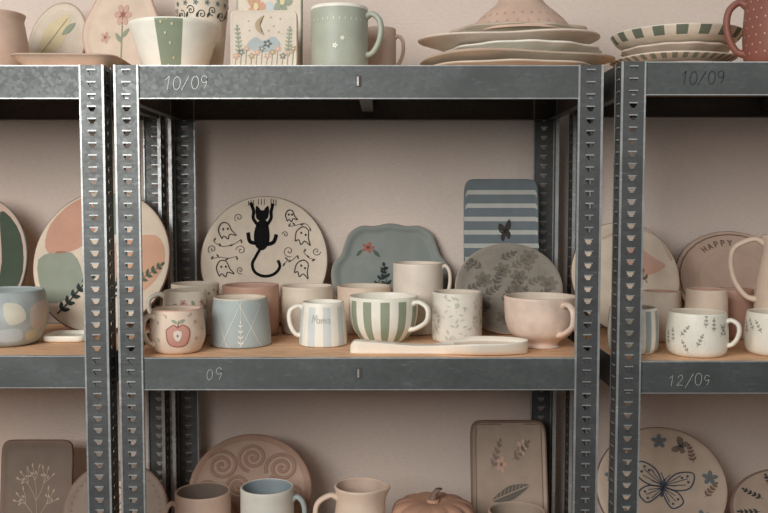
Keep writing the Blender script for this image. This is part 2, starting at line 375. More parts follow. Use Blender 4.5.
# ---------------------------------------------------------------- vessels
CYL = [(.94, 0), (.99, .08), (1, .4), (1, .75), (1, 1)]
BULB = [(.70, 0), (.86, .10), (1, .38), (.97, .72), (.90, 1)]
ROUND = [(.80, 0), (.95, .12), (1, .40), (.97, .75), (.93, 1)]
BOWLM = [(.50, 0), (.68, .08), (.90, .32), (.99, .62), (1, 1)]
CONE = [(.97, 0), (1, .08), (.95, .5), (.87, 1)]
FOOT = [(.54, 0), (.50, .05), (.54, .12), (.82, .27), (.95, .50), (.99, .78), (1, 1)]
TAPER = [(.66, 0), (.70, .10), (.85, .55), (1, 1)]
DISH = [(.58, 0), (.64, .12), (.84, .50), (1, 1)]
def vessel(name, label, cat, px1, px2, pytop, y, base_z, ctrl, mat, inner=None, rim=None, t=.005, handle=None,
           matfn=None, art=None, spout=None, above=False, shape=None, H=None, yaw=None, group=None, knob=None, tip=None, zw=None):
    R = (px2 - px1) / 2 * dep(y, base_z + .05) / F
    tr = ctrl[-1][0]
    if H is None: H = zof(pytop, y - R * tr if above else y + R * tr) - base_z
    x = xof((px1 + px2) / 2, y, base_z + H / 2)
    e = bpy.data.objects.new(name, None); scene.collection.objects.link(e)
    e.location = (x, y, base_z + .0004); e.empty_display_size = .03
    e.rotation_euler.z = atan2(-x, y) if yaw is None else yaw
    if tip: e.rotation_euler.x, e.rotation_euler.y = tip
    e['label'] = label; e['category'] = cat
    if group: e['group'] = group
    out = cat_open([(r * R, z * (H - t / 2)) for r, z in ctrl], 5)
    prof = [(0, .0015, 'o'), (out[0][0] * .82, .0015, 'o'), (out[0][0] * .86, 0, 'o'), (out[0][0] * .97, 0, 'o')]
    prof += [(r, max(z, .0015), 'o') for r, z in out]
    rt = out[-1][0]
    for k in range(1, 5):
        a = pi * k / 5; prof.append((rt - t / 2 + t / 2 * cos(a), H - t / 2 + t / 2 * sin(a), 'l'))
    fl = t * 1.3
    ins = [(max(r - t, .002), z) for r, z in out[::-1] if z > fl + .002]
    prof += [(r, z, 'i') for r, z in ins] + [(ins[-1][0] * .85, fl, 'i'), (0, fl, 'i')]
    N = 72; V, Fc, mi = [], [], []
    mats = [mat, inner or mat, rim or mat]
    def mod(r, z, a):
        k = 1
        if shape: k *= shape(a, z / H)
        if spout: 
            d = (a - radians(spout[0]) + pi) % (2 * pi) - pi
            k *= 1 + spout[1] * math.exp(-(d / .32) ** 2) * max(0, (z / H - .6) / .4) ** 1.5
        return r * k
    for r, z, tag in prof[1:-1]:
        for k in range(N):
            a = 2 * pi * k / N; rr = mod(r, z, a)
            dz = zw[0] * max(0, (z / H - .3) / .7) * cos(zw[1] * a + zw[2]) if zw else 0
            V.append((rr * sin(a), -rr * cos(a), z + dz))
    M = len(prof) - 2
    for i in range(M - 1):
        tag = prof[i + 2][2] if prof[i + 2][2] != 'o' else prof[i + 1][2]
        zz = (prof[i + 1][1] + prof[i + 2][1]) / 2 / H
        for k in range(N):
            j = (k + 1) % N; Fc.append((i * N + k, i * N + j, (i + 1) * N + j, (i + 1) * N + k))
            q = {'o': 0, 'i': 1, 'l': 2}[tag]
            if rim and tag == 'o' and zz > .965: q = 2
            if matfn and tag == 'o':
                mm = matfn((k + .5) / N * 360, zz)
                if mm is not None:
                    if mm not in mats: mats.append(mm)
                    q = mats.index(mm)
            mi.append(q)
    b = len(V); V.append((0, 0, prof[0][1])); V.append((0, 0, fl))
    for k in range(N):
        j = (k + 1) % N
        Fc.append((b, j, k)); mi.append(0); Fc.append((b + 1, (M - 1) * N + k, (M - 1) * N + j)); mi.append(1)
    def rout(z):
        z = min(max(z, 0), H - t / 2)
        for (r0, z0), (r1, z1) in zip(out[:-1], out[1:]):
            if z <= z1 + 1e-9: return r0 + (r1 - r0) * (z - z0) / max(z1 - z0, 1e-6)
        return out[-1][0]
    if art:
        def mp(u, v, off):
            z = min(max(H / 2 + v * R, .002), H - .003); r = mod(rout(z), z, u) + off
            return (r * sin(u), -r * cos(u), z)
        add_art(V, Fc, mi, mats, art, mp)
    mk('body' if handle else 'vessel_body', V, Fc, mats, mi, e)
    if handle:
        ang, zt, zb, ext, a_, b_ = handle[:6]; hm = handle[6] if len(handle) > 6 else mat
        ang = radians(ang); ztz, zbz = zt * H, zb * H; ext = ext * R
        r1, r2 = mod(rout(ztz), ztz, ang), mod(rout(zbz), zbz, ang)
        rm = max(r1, r2)
        dz = ztz - zbz
        P = [(r1 - t * .6, ztz), (r1 + ext * .35, ztz + dz * .07), (rm + ext * .85, ztz - dz * .08), (rm + ext, ztz - dz * .36),
             (rm + ext * .82, ztz - dz * .68), (r2 + ext * .38, zbz + dz * .06), (r2 - t * .6, zbz)]
        C = cat_open(P, 6); V, Fc = [], []; K = 12
        for i, (r, z) in enumerate(C):
            p0 = C[max(i - 1, 0)]; p1 = C[min(i + 1, len(C) - 1)]
            tx, tz = p1[0] - p0[0], p1[1] - p0[1]; d = sqrt(tx * tx + tz * tz); nx, nz = -tz / d, tx / d
            end = min(i, len(C) - 1 - i); fl_ = 1 + .35 * max(0, 1 - end / 5)
            for k in range(K):
                q = 2 * pi * k / K; w_ = a_ * cos(q) * fl_; h_ = b_ * sin(q) * fl_
                rr = r + nx * h_; z3 = z + nz * h_
                V.append((rr * sin(ang) + w_ * cos(ang), -rr * cos(ang) + w_ * sin(ang), z3))
        L = len(C)
        for i in range(L - 1):
            for k in range(K):
                j = (k + 1) % K; Fc.append((i * K + k, i * K + j, (i + 1) * K + j, (i + 1) * K + k))
        Fc.append(tuple(range(K))); Fc.append(tuple((L - 1) * K + k for k in range(K - 1, -1, -1)))
        mk('handle', V, Fc, [hm], None, e)
    return e
# ---------------------------------------------------------------- plates and boards
def o_circle(a): return (cos(a), sin(a))
def o_rect(n=9):
    return lambda a: (math.copysign(abs(cos(a)) ** (2 / n), cos(a)), math.copysign(abs(sin(a)) ** (2 / n), sin(a)))
def o_wavy(k, amp, ph=0): return lambda a: ((1 + amp * cos(k * a + ph)) * cos(a), (1 + amp * cos(k * a + ph)) * sin(a))
def o_pts(P):
    C = cat_closed(P, 8); n = len(C)
    def f(a):
        t = (a / (2 * pi) * n) % n; i = int(t); q = t - i; A, B = C[i % n], C[(i + 1) % n]
        return (A[0] + (B[0] - A[0]) * q, A[1] + (B[1] - A[1]) * q)
    return f
def smst(a, b, x):
    t = min(1, max(0, (x - a) / (b - a))); return t * t * (3 - 2 * t)
def plate(name, label, cat, px1, px2, pytop, yb, base_z, outline=o_circle, mat=CREAM, rim=None, back=None, t=.012,
          recess=.004, ytop=None, tilt=None, art=None, yaw=0, group=None, roll=0, rimw=(.80, .94), rim_s=.95, H=None):
    ytop = ytop or WALL - .003
    Hh = H or .3
    for _ in range(12):
        sn = sin(radians(tilt)) if tilt is not None else max(0, min(.6, (ytop - t - yb) / Hh))
        cs = sqrt(1 - sn * sn)
        if H is None: Hh = (zof(pytop, yb + Hh * sn) - base_z - t * sn) / cs
    phi = math.asin(sn)
    ym = yb + Hh / 2 * sn; zm = base_z + Hh / 2 * cs
    W = (px2 - px1) / F * dep(ym, zm); x = xof((px1 + px2) / 2, ym, zm)
    N = 96; O = [outline(2 * pi * k / N + 1e-4) for k in range(N)]
    x0, x1 = min(p[0] for p in O), max(p[0] for p in O); z0, z1 = min(p[1] for p in O), max(p[1] for p in O)
    O = [((p[0] - x0) / (x1 - x0) * 2 - 1, (p[1] - z0) / (z1 - z0) * 2 - 1) for p in O]
    def ys(s): return recess * (1 - smst(rimw[0], rimw[1], s))
    rings = [(s, ys(s)) for s in (.12, .3, .5, .65, .75, .8, .84, .88, .92, .95)] + [(.985, 0), (.996, t * .12), (1, t * .4), (1, t * .7), (.992, t * .93), (.975, t), (.8, t)]
    V, Fc, mi = [], [], []
    mats = [mat, rim or mat, back or mat]
    for s, yy in rings:
        for p in O: V.append((p[0] * s * W / 2, yy, p[1] * s * Hh / 2 + Hh / 2))
    for i in range(len(rings) - 1):
        q = 0 if rings[i + 1][0] <= rim_s + .001 and i < 10 else (1 if i < 15 else 2)
        if rim_s > .96 and i == 9: q = 0
        for k in range(N):
            j = (k + 1) % N; Fc.append((i * N + k, (i + 1) * N + k, (i + 1) * N + j, i * N + j)); mi.append(q)
    b = len(V); V.append((0, recess, Hh / 2)); V.append((0, t, Hh / 2)); L = len(rings) - 1
    for k in range(N):
        j = (k + 1) % N
        Fc.append((b, k, j)); mi.append(0); Fc.append((b + 1, L * N + j, L * N + k)); mi.append(2)
    if art:
        tab = sorted((atan2(p[1], p[0]), sqrt(p[0] ** 2 + p[1] ** 2)) for p in O)
        def rad(a):
            for (a0, r0), (a1, r1) in zip(tab[:-1], tab[1:]):
                if a <= a1: return r0 + (r1 - r0) * max(0, (a - a0)) / max(a1 - a0, 1e-6)
            return tab[-1][1]
        def mp(u, v, off):
            d = sqrt(u * u + v * v); s = d / rad(atan2(v, u)) if d > 1e-5 else 0
            if s > .955: u, v, s = u * .955 / s, v * .955 / s, .955
            yy = ys(s) - off - (.0004 if .3 < s else 0) * (1 if .75 < s < .97 else 0)
            return (u * W / 2, yy, v * Hh / 2 + Hh / 2)
        add_art(V, Fc, mi, mats, art, mp)
    o = mk(name, V, Fc, mats, mi)
    o.location = (x, yb, base_z + t * sn + .0004); o.rotation_euler = (-phi, 0, yaw)
    o['label'] = label; o['category'] = cat
    if group: o['group'] = group
    return o
GM = 'mugs on the middle shelf'; GP = 'plates leaning behind the mugs'; GT = 'pottery on the top shelf'; GB = 'pottery on the bottom shelf'

# ================================================================ MIDDLE SHELF, centre bay
def U(px, py, cx=264, cy=262, r=65): return ((px - cx) / r, (cy - py) / r)
cat = blob([U(257, 223), U(265.5, 222), U(269, 235), U(268, 246), U(262, 252), U(255, 248), U(253, 236)], BLACK, 2)
cat += ell(*U(261, 217), .10, .085, BLACK, .1, 3)
cat += blob([U(254.5, 216), U(255, 207), U(260, 213)], BLACK, 3) + blob([U(262, 213), U(267, 207), U(267.5, 216)], BLACK, 3)
cat += line([U(258, 228), U(252, 220), U(252, 212), U(249, 204)], .05, BLACK) + line([U(265, 228), U(270, 220), U(270, 213), U(272, 205)], .05, BLACK)
cat += line([U(256, 245), U(249, 243), U(247, 234)], .06, BLACK) + line([U(266, 246), U(273, 244), U(276, 236)], .06, BLACK)
cat += line([U(260, 250), U(255, 259), U(252, 266), U(255, 274), U(264, 278), U(274, 276), U(280, 269), U(278, 262)], .045, BLACK)
for px in (247, 249.5, 252, 270, 272.5, 275): cat += line([U(px, 199), U(px, 207)], .011, BLACK)
for px in (257, 260, 263): cat += line([U(px, 199), U(px, 206)], .010, INK)
def ghost(px, py, s=1, r=0):
    c, n = cos(r), sin(r)
    f = lambda a, b: U(px + (a * c - b * n) * s, py - (a * n + b * c) * s)
    return line([f(-6, -7), f(-7, 2), f(-2, 8), f(4, 6), f(6, -2), f(9, -8), f(3, -5), f(0, -9), f(-3, -5), f(-6, -7)], .016, INK) + \
        ell(*f(-2, 2), .016, .019, INK) + ell(*f(2.5, 1), .016, .019, INK)
cat += ghost(224, 232, 1, .3) + ghost(303, 237, 1.05, -.2) + ghost(290, 217, .7, .2) + ghost(303, 270, 1.0, -.35) + ghost(223, 270, 1.0, .25)
for a, b, r, q in ((240, 252, .08, 0), (289, 253, .09, 2), (211, 251, .07, 1), (317, 253, .07, 3), (237, 219, .07, 1), (240, 272, .06, 2), (285, 236, .05, 0)):
    cat += spiral(*U(a, b), r, 1.5, .011, INK2, q)
for P in ([(212, 243), (220, 248), (232, 246), (240, 241)], [(288, 228), (295, 227), (304, 225), (310, 229)], [(283, 268), (288, 262), (292, 262), (298, 257)], [(210, 261), (218, 259), (228, 260), (236, 258)], [(304, 254), (310, 260), (316, 261)]):
    cat += line([U(*p) for p in P], .010, INK2)
    for k, p in enumerate(P): cat += leaf(*U(*p), 1.0 + k * 1.3, .065, .028, INK2)
plate('plate', 'round cream plate painted with climbing black cat and ghosts', 'plate', 200, 328, 196, 2.26, MID, mat=clay((222, 202, 182), .6, .2), rim=BRTAU, art=cat, group=GP, rim_s=.97)
art = flower(-.38, .52, .11, RED, DKBR, 5) + leaf(-.3, .48, -.9, .2, .07, DKGREEN) + leaf(-.48, .48, -2.2, .16, .06, DKGREEN) + sprig(-.25, -.3, 1.2, .42, 3, DKTEAL) + sprig(-.05, -.3, 1.7, .47, 3, DKTEAL) \
    + sprig(.12, -.3, 1.3, .42, 3, DKTEAL) + leaf(.35, -.1, .8, .2, .1, DKTEAL)
OP = o_pts([(59, -2), (57, 9), (50, 17), (46, 28), (41, 38), (30, 44.5), (16, 44.5), (0, 47), (-16, 44.5), (-30, 44.5), (-41, 38), (-46, 28), (-50, 17), (-57, 9), (-59, -2), (-55, -18), (-46, -32), (-34, -43), (0, -47), (34, -43), (46, -32), (55, -18)])
plate('organic_plate', 'grey lobed plate with raised rim and small red flower', 'plate', 331, 450, 223, 2.262, MID, OP, GREYG, rim=DUSTY, art=art, group=GP, rim_s=.97, recess=.007, rimw=(.84, .93), t=.014)
art = []
BSTR = clay((174, 174, 170), .8)
for k in range(10):
    art += [('l', [(-1 + .1 * i, .82 - .178 * k) for i in range(21)], .06, BSTR, 1)]
art += butterfly(.1, .30, .17, INK, INK, .2, True, .1)
plate('serving_board', 'slate blue board with pale stripes and dark butterfly', 'tray', 464, 539, 179, 2.212, MID, o_rect(12), SLATE, rim=SLATE, art=art, group=GP, recess=.001, rimw=(.9, .97), ytop=2.253)
art = []
random.seed(7)
for k in range(26):
    a = k * 2.4; r = .84 * sqrt((k + .7) / 27)
    if k % 3 == 0: art += flower(r * cos(a), r * sin(a), .17, FAINT2, FAINT, 6, a, 1)
    else: art += sprig(r * cos(a) - .12, r * sin(a) - .08, random.uniform(.4, 2.6), .30, 3, random.choice([FAINT, FAINT2]), .13, .012, .055)
plate('plate', 'mottled grey-brown round plate with plant imprints', 'plate', 455, 563, 243, 2.112, MID, mat=GREYBR, rim=DUSTY, art=art, group=GP, ytop=2.19, rim_s=.97)

AP = clay((206, 138, 122), .5); APL = clay((176, 92, 80), .6)
apple = blob([(-.40, .12), (-.14, .30), (0, .20), (.18, .30), (.42, .1), (.32, -.38), (0, -.48), (-.32, -.36)], AP, 1)
apple += line([(-.40, .12), (-.14, .30), (0, .20), (.18, .30), (.42, .1), (.32, -.38), (0, -.48), (-.32, -.36), (-.40, .12)], .04, APL, 2)
apple += blob([(-.14, .03), (0, .10), (.14, .03), (.10, -.2), (0, -.28), (-.10, -.2)], PINK, 3)
apple += line([(0, .20), (.04, .44)], .03, BROWN) + leaf(.03, .36, .5, .26, .13, GREEN) + leaf(-.02, .36, 2.6, .24, .11, GREEN) + ell(0, -.08, .03, .05, BROWN, l=4)
for a, b in ((-.72, .4), (-.68, -.2), (.72, .35), (.75, -.25), (.5, .6), (-.45, .65), (-1.1, .1), (1.1, .1)): apple += leaf(a, b, a * 3, .12, .06, SOFTG) + ell(a - .08, b, .03, .03, AP)
vessel('mug', 'rounded cream mug painted with a red apple', 'mug', 150, 205, 305, 1.888, MID, BULB, BISQ, rim=ROSE, t=.006,
       handle=(-66, .82, .22, .38, .0078, .0055, BISQ), art=apple, group=GM)
cher = []
for k, (a, b) in enumerate(((-.6, .6), (-.1, .7), (.4, .55), (.8, .7), (-.35, .25), (.15, .25), (.6, .15), (-.8, .15), (1.1, .3), (.95, .5), (-1.0, .5))):
    cher += flower(a, b, .15, AP, BROWN, 5, k) if k % 2 else leaf(a, b, k, .28, .16, GREEN)
    cher += ell(a + .18, b - .1, .035, .035, APL)
vessel('mug', 'cream mug with scattered pink flowers and green leaves', 'mug', 163, 208, 288, 2.006, MID, ROUND, CREAM, t=.005,
       handle=(-88, .90, .42, .58, .0075, .0052, WHITE), art=cher, group=GM)
cher2 = []
for k in range(9): cher2 += ell(-1.1 + k * .28, .72 + .12 * (k % 2), .06, .06, SAGE)
vessel('cup', 'cream cup with small green dots below the rim', 'cup', 172, 219, 281, 2.14, MID, CYL, CREAM, inner=BEIGE, t=.005, art=cher2, group=GM)
ba = line([(-.75, -.9), (.1, .85)], .014, WHITE) + line([(.75, -.9), (-.15, .85)], .014, WHITE) + line([(-.1, -.9), (.75, .6)], .014, WHITE) + line([(-.9, .4), (-.35, -.9)], .014, WHITE) + line([(.0, .85), (.0, -.1)], .012, WHITE)
ba += sprig(0, -.75, 1.57, .8, 4, WHITE, .15, .012, .04)
vessel('cup', 'pale blue-grey tapered cup with crossing white lines', 'cup', 210, 271, 294, 1.985, MID, CONE, BLUEG, inner=BEIGE, rim=BEIGE, t=.005, art=ba, group=GM)
vessel('cup', 'salmon pink cup with thick rounded rim', 'cup', 223, 279, 282, 2.14, MID, CYL, SALM, inner=ROSE, t=.007, group=GM)
LB2 = clay((202, 209, 212), .5)
ma = text('Mama', -.50, .10, .34, .018, clay((178, 170, 158), .6), adv=.62)
vessel('mug', 'white mug with faint script and pale blue stripes', 'mug', 299, 347, 299, 1.985, MID, CONE, WHITE, t=.005,
       handle=(-86, .86, .22, .42, .0075, .005), art=ma, matfn=lambda a, z: LB2 if int(a / 20) % 2 == 0 and z < .94 else None, group=GM)
vessel('cup', 'plain beige pink cup', 'cup', 281, 333, 283, 2.17, MID, CYL, BEIGE, inner=PINK, t=.006, group=GM)
vessel('cup', 'plain pale beige cup with rounded rim', 'cup', 337, 391, 283, 2.185, MID, CYL, BISQ, inner=BEIGE, t=.006, group=GM)
vessel('mug', 'tall off-white straight-sided mug', 'mug', 393, 443, 261, 2.17, MID, CYL, clay((228, 210, 196), .45, .3), inner=PINK, t=.005,
       handle=(78, .93, .48, .30, .006, .0045), group=GM)
vessel('mug', 'wide rounded mug with sage green and white stripes', 'mug', 349, 418, 292, 2.03, MID, BOWLM, WHITE, inner=WHITE, rim=WHITE, t=.005,
       handle=(60, .86, .30, .46, .0078, .0052), matfn=lambda a, z: GREEN if int((a + 7) / 15) % 2 == 0 and .06 < z < .95 else None, group=GM)
sp = []
PALEG = clay((190, 190, 178), .5); PALEG2 = clay((202, 200, 191), .5)
for k in range(60):
    sp += leaf(random.uniform(-1.3, 1.3), random.uniform(-.9, .85), random.uniform(0, 6.2), .2, .08, random.choice([PALEG, PALEG2, PALEG]))
vessel('cup', 'off-white cup with soft grey-green leaf pattern', 'cup', 432, 482, 289, 2.045, MID, CYL, clay((226, 216, 205), .45, .3), inner=BEIGE, t=.007, art=sp, group=GM)
WASH = clay((230, 198, 181), .40, .5, .12)
vessel('cup', 'large mottled pink footed cup with looped handle', 'cup', 504, 577, 292, 1.960, MID, FOOT, WASH, inner=BEIGE, t=.006,
       handle=(38, .86, .30, .40, .0082, .0058, WASH), group=GM)

# spoon rest: slim rounded handle and wide hollowed oval bowl
def spoon_rest():
    V, Fc, mi = [], [], []
    L = .372; nu = 120
    def hw(u):
        w_ = .0160 + .0400 * smst(.44, .72, u)
        if u < .07: w_ *= sqrt(max(0, 1 - ((.07 - u) / .07) ** 2)) * .94 + .06
        if u > .74: w_ *= sqrt(max(0, 1 - ((u - .74) / .26) ** 2)) * .985 + .015
        return w_
    def ht(u): return .0170 + .0100 * smst(.42, .0, u) + .0105 * smst(.42, .74, u)
    sec = [(.60, 0, 0), (.76, .10, 0), (.90, .42, 0), (.985, .84, 0), (1, .93, 0), (.985, .99, 0), (.94, 1, 1), (.86, .64, 1), (.72, .34, 1), (.5, .22, 1), (.25, .19, 1)]
    full = sec + [(0, .18, 1)] + [(-a, b, c) for a, b, c in sec[::-1]]
    M = len(full)
    for i in range(nu + 1):
        u = .5 - .5 * cos(pi * i / nu); w_ = hw(u); h = ht(u)
        ue = min(1, u / .04, (1 - u) / .02); bs = smst(.46, .66, u)
        for a, b, c in full:
            bb = b
            if c:
                flat = .95 + .05 * (1 - abs(a) ** 2)
                bb = flat + (b - flat) * bs
                if bs > .5: bb = 1 - (1 - bb) * ue
            aa = a if c or bs > .99 else a + (math.copysign(max(abs(a), .8), a) - a) * (1 - bs)
            endr = sqrt(max(0, 1 - (1 - min(1, u / .035)) ** 2))
            V.append((u * L, aa * w_, max(0, bb * h * (.35 + .65 * endr))))
    for i in range(nu):
        for k in range(M):
            j = (k + 1) % M
            Fc.append((i * M + k, i * M + j, (i + 1) * M + j, (i + 1) * M + k))
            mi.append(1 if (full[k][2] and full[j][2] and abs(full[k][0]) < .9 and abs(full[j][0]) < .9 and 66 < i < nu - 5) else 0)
    Fc.append(tuple(range(M))); mi.append(0); Fc.append(tuple(nu * M + k for k in range(M - 1, -1, -1))); mi.append(0)
    o = mk('spoon_rest', V, Fc, [clay((242, 227, 212), .3, .2, .03, .04, .5), clay((212, 188, 171), .3, .3, .05, .04, .5)], mi)  # second glaze tint is darker, painting shade into the hollow of the bowl
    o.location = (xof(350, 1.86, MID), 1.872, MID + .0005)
    o['label'] = 'long creamy white ceramic spoon rest at the shelf edge'; o['category'] = 'spoon rest'
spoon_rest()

# ================================================================ MIDDLE SHELF, left bay
art = blob([(-.80, .50), (-.4, .88), (-.1, .65), (-.3, .2), (-.8, .1)], clay((204, 142, 116), .6), 0) + blob([(-.15, .92), (.3, .9), (.4, .55), (.1, .35), (-.22, .6)], clay((128, 138, 126), .6), 0) \
    + blob([(.1, .2), (.75, .35), (.92, -.05), (.6, -.45), (.15, -.25)], ORANGE, 0) + blob([(-.92, 0), (-.45, .1), (-.25, -.35), (-.7, -.6)], clay((140, 148, 130), .6), 0) \
    + sprig(-.55, -.75, .9, .75, 6, DKTEAL, .13) + sprig(.1, -.85, 1.3, .6, 6, DKTEAL, .12) + sprig(.55, -.3, .6, .4, 4, DKGREEN)
plate('plate', 'large round beige plate with abstract green and orange shapes', 'plate', 33, 170, 190, 2.10, LM, mat=clay((218, 194, 172), .6, .4), rim=BROWN, art=art, ytop=YP, group=GP, rim_s=.97)
art = blob([(.45, .75), (.85, .4), (.92, -.3), (.5, -.6), (.55, 0)], OLIVE, 0) + blob([(.1, .9), (.42, .85), (.3, .5)], ROSE, 1) + leaf(.2, .2, 1.2, .4, .2, SAGE)
plate('plate', 'round plate with dark green organic patches', 'plate', -88, 27, 195, 2.14, LM, mat=DUSTY, rim=GREYG, art=art, ytop=YP, group=GP, rim_s=.97)
PB = clay((168, 177, 180), .5, .4, .14)
art = blob([(-.9, .5), (-.4, .4), (-.3, -.2), (-.8, -.4)], LBLUE, 0) + blob([(-.05, .42), (.35, .36), (.45, .02), (.05, -.08)], clay((208, 200, 182), .5), 0) + blob([(.6, .3), (1.2, .4), (1.1, -.2), (.65, -.2)], clay((206, 186, 174), .5), 0) \
    + blob([(-.3, -.25), (.3, -.2), (.4, -.5), (-.2, -.5)], LBLUE, 0) + blob([(-1.3, .1), (-.95, .1), (-1, -.3)], ORANGE, 0) + blob([(.5, -.3), (.85, -.28), (.8, -.5), (.55, -.5)], clay((204, 192, 160), .5), 0)
vessel('bowl', 'rounded mottled blue-grey bowl with soft pastel patches', 'bowl', -34, 46, 286, 1.965, LM, [(.6, 0), (.82, .12), (1, .5), (.97, .85), (.92, 1)], PB, inner=BLUEG, rim=BLUEG, t=.006, art=art, group='pottery beside the colourful plate')
def sq(n): return lambda a, z: 1 / ((abs(sin(a)) ** n + abs(cos(a)) ** n) ** (1 / n))
vessel('flat_dish', 'flat square white ceramic dish on the shelf', 'dish', 48, 91, 328, 2.025, LM, [(.9, 0), (.97, .3), (1, .7), (1, 1)], WHITE, H=.015, t=.004, shape=sq(6), yaw=0)

# ================================================================ MIDDLE SHELF, right bay
art = blob([(-.2, .35), (.2, .55), (.55, .35), (.75, .2), (.45, .05), (.1, .15)], SALM, 0) + line([(-.4, .7), (.1, .88), (.6, .75), (.86, .3)], .04, DUSTY) + sprig(.4, -.1, 2, .4, 3, BROWN)
plate('oval_plate', 'cream oval plate with salmon coloured abstract shape', 'plate', 571, 680, 222, 2.17, RM, o_wavy(2, .04, .8), clay((210, 188, 168), .6, .4), rim=BROWN, art=art, ytop=YP, group=GP, rim_s=.97)
art = arc_text('HAPPY', 0, 0, .70, radians(107), .115, .022, BROWN) + ring(0, 0, .92, .92, .02, BROWN) + ring(0, 0, .60, .60, .012, DUSTY)
plate('plate', 'round pink plate lettered HAPPY along the rim', 'plate', 675, 795, 231, 2.22, RM, mat=clay((206, 170, 151), .6, .4), rim=BROWN, art=art, group=GP, rim_s=.97)
vessel('pitcher', 'tall pinkish pitcher with a large looped handle', 'pitcher', 756, 812, 234, 2.04, RM, [(.85, 0), (1, .2), (.9, .6), (.75, .85), (.8, 1)], BISQ, t=.006,
       handle=(-80, .92, .40, .85, .009, .0065), spout=(90, .25))
def leaves(n, m1, m2, seed):
    random.seed(seed); A = []
    for k in range(n):
        a, b = -1.2 + 2.4 * (k + .5) / n, random.uniform(-.55, .3)
        A += sprig(a, b, random.uniform(.8, 2.3), .42, 3, m1 if k % 2 else m2, .11, .014, .04)
    return A
LG1 = clay((152, 144, 134), .6); LG2 = clay((140, 134, 124), .6)
vessel('mug', 'white mug with fine grey botanical sprigs', 'mug', 667, 727, 308, 1.895, RM, ROUND, WHSP, inner=BEIGE, t=.005,
       handle=(78, .80, .26, .34, .007, .0048), art=leaves(9, LG1, LG2, 3), group=GM)
vessel('mug', 'white mug with green leaf decoration', 'mug', 746, 808, 308, 1.905, RM, ROUND, WHSP, inner=BEIGE, t=.005,
       handle=(80, .8, .26, .3, .007, .005), art=leaves(8, GREEN, LG1, 5), group=GM)
vessel('bowl', 'small dusty pink bowl', 'bowl', 685, 727, 287, 2.03, RM, ROUND, BISQ, inner=SALM, t=.006, group='pottery on the dated shelf')
vessel('bowl', 'small cream pink bowl with thick rim', 'bowl', 641, 681, 289, 2.09, RM, ROUND, PINK, inner=SALM, t=.006, group='pottery on the dated shelf')
vessel('cup', 'small salmon pink cup behind the pitcher handle', 'cup', 717, 752, 287, 2.135, RM, CYL, SALM, inner=ROSE, t=.006, group='pottery on the dated shelf')
vessel('mug', 'mug with blue and white vertical stripes', 'mug', 608, 658, 304, 1.925, RM, ROUND, WHITE, inner=BEIGE, t=.005,
       matfn=lambda a, z: BLUEG if int(a / 15) % 2 == 0 and .06 < z < .95 else None, group=GM)

# ================================================================ TOP SHELF
vessel('pitcher', 'dusty pink pitcher with rounded body', 'pitcher', -34, 27, 8, 2.0, LT, [(.72, 0), (.9, .12), (1, .45), (.9, .78), (.84, .9), (.88, 1)], MUTEP, t=.006, above=True, spout=(90, .06), group=GT, handle=(-90, .8, .3, .4, .007, .005))
vessel('square_dish', 'shallow square pink dish with dotted edge', 'dish', 24, 127, 50, 1.925, LT, [(.72, 0), (.8, .3), (.93, .8), (1, 1)], BISQ, inner=BISQ, rim=DUSTY, above=True, shape=sq(7), H=.028, t=.005, group=GT, yaw=.05)
art = leaf(-.6, -.4, .9, 1.4, .8, clay((218, 196, 152), .5), 0) + line([(-.6, -.4), (.2, .6)], .03, GOLD) + leaf(.1, .2, .6, .5, .2, SAGE)
plate('plate', 'cream oval plate with yellow leaf', 'plate', 28, 86, 2, 2.12, LT, mat=BEIGE, rim=DUSTY, art=art, group=GT, ytop=YP)
art = flower(0, .35, .22, ROSE, APL, 6) + line([(0, .2), (.05, -.5)], .03, GREEN) + leaf(.02, -.1, .8, .25, .1, GREEN) + leaf(.02, -.2, 2.3, .25, .1, GREEN) + flower(-.4, -.1, .12, ROSE, APL) + flower(.4, 0, .12, ROSE, APL)
plate('plate', 'pink plate with hand-painted flowers', 'plate', 82, 160, -18, 2.10, LT, o_wavy(6, .03), BISQ, rim=ROSE, art=art, group=GT, ytop=YP - .04)
PLG = clay((136, 147, 120), .5, .5)
art = [p for (a, b) in ((-.06, .5), (-.12, .2), (.04, .38), (-.02, .0), (.06, -.3), (-.1, -.45), (-.2, .42)) for p in ell(a - .1, b, .022, .03, YELL, l=3)]
vessel('planter', 'off-white tapered planter with broad green dotted wedge', 'planter', 130, 220, 16, 1.912, TOP, TAPER, WHITE, t=.007, above=True,
       matfn=lambda a, z: PLG if (a > 334 or a < 8 or 165 < a < 195) and z > .02 else None, art=art, group=GT)
art = []
for k in range(-3, 4): art += spiral(k * .42, .55 + .14 * (k % 2), .17, 1.6, .03, DKTEAL, k) + leaf(k * .42 + .2, .45, 1.1, .22, .09, DKTEAL) + flower(k * .42 + .2, .95, .1, GREYG, DKTEAL)
vessel('cup', 'tall grey-beige cup with dark teal scrolls', 'cup', 174, 230, -22, 2.09, TOP, TAPER, BEIGE, t=.005, above=True, art=art, group=GT)
art = []
random.seed(11)
art += blob([(.02, .82), (-.22, .62), (-.22, .34), (.02, .14), (-.10, .36), (-.10, .62)], GOLD, 2)
for k in range(12):
    a = -.85 + k * .155
    art += line([(a, -.85), (a + .03, -.62 + .12 * (k % 3))], .02, SAGE) + flower(a + .03, -.55 + .12 * (k % 3), .11, [ROSE, GREYG, MUTEP, GOLD][k % 4], YELL, 5, k)
art += blob([(-.5, -.2), (-.25, .08), (0, -.05), (.3, .1), (.5, -.15), (.3, -.38), (-.2, -.4)], BLUEG, 1) + flower(.12, -.14, .14, SLATE, YELL)
art += sprig(-.72, -.5, 1.65, .95, 6, SAGE, .16) + sprig(.72, -.45, 1.5, .85, 6, SAGE, .15)
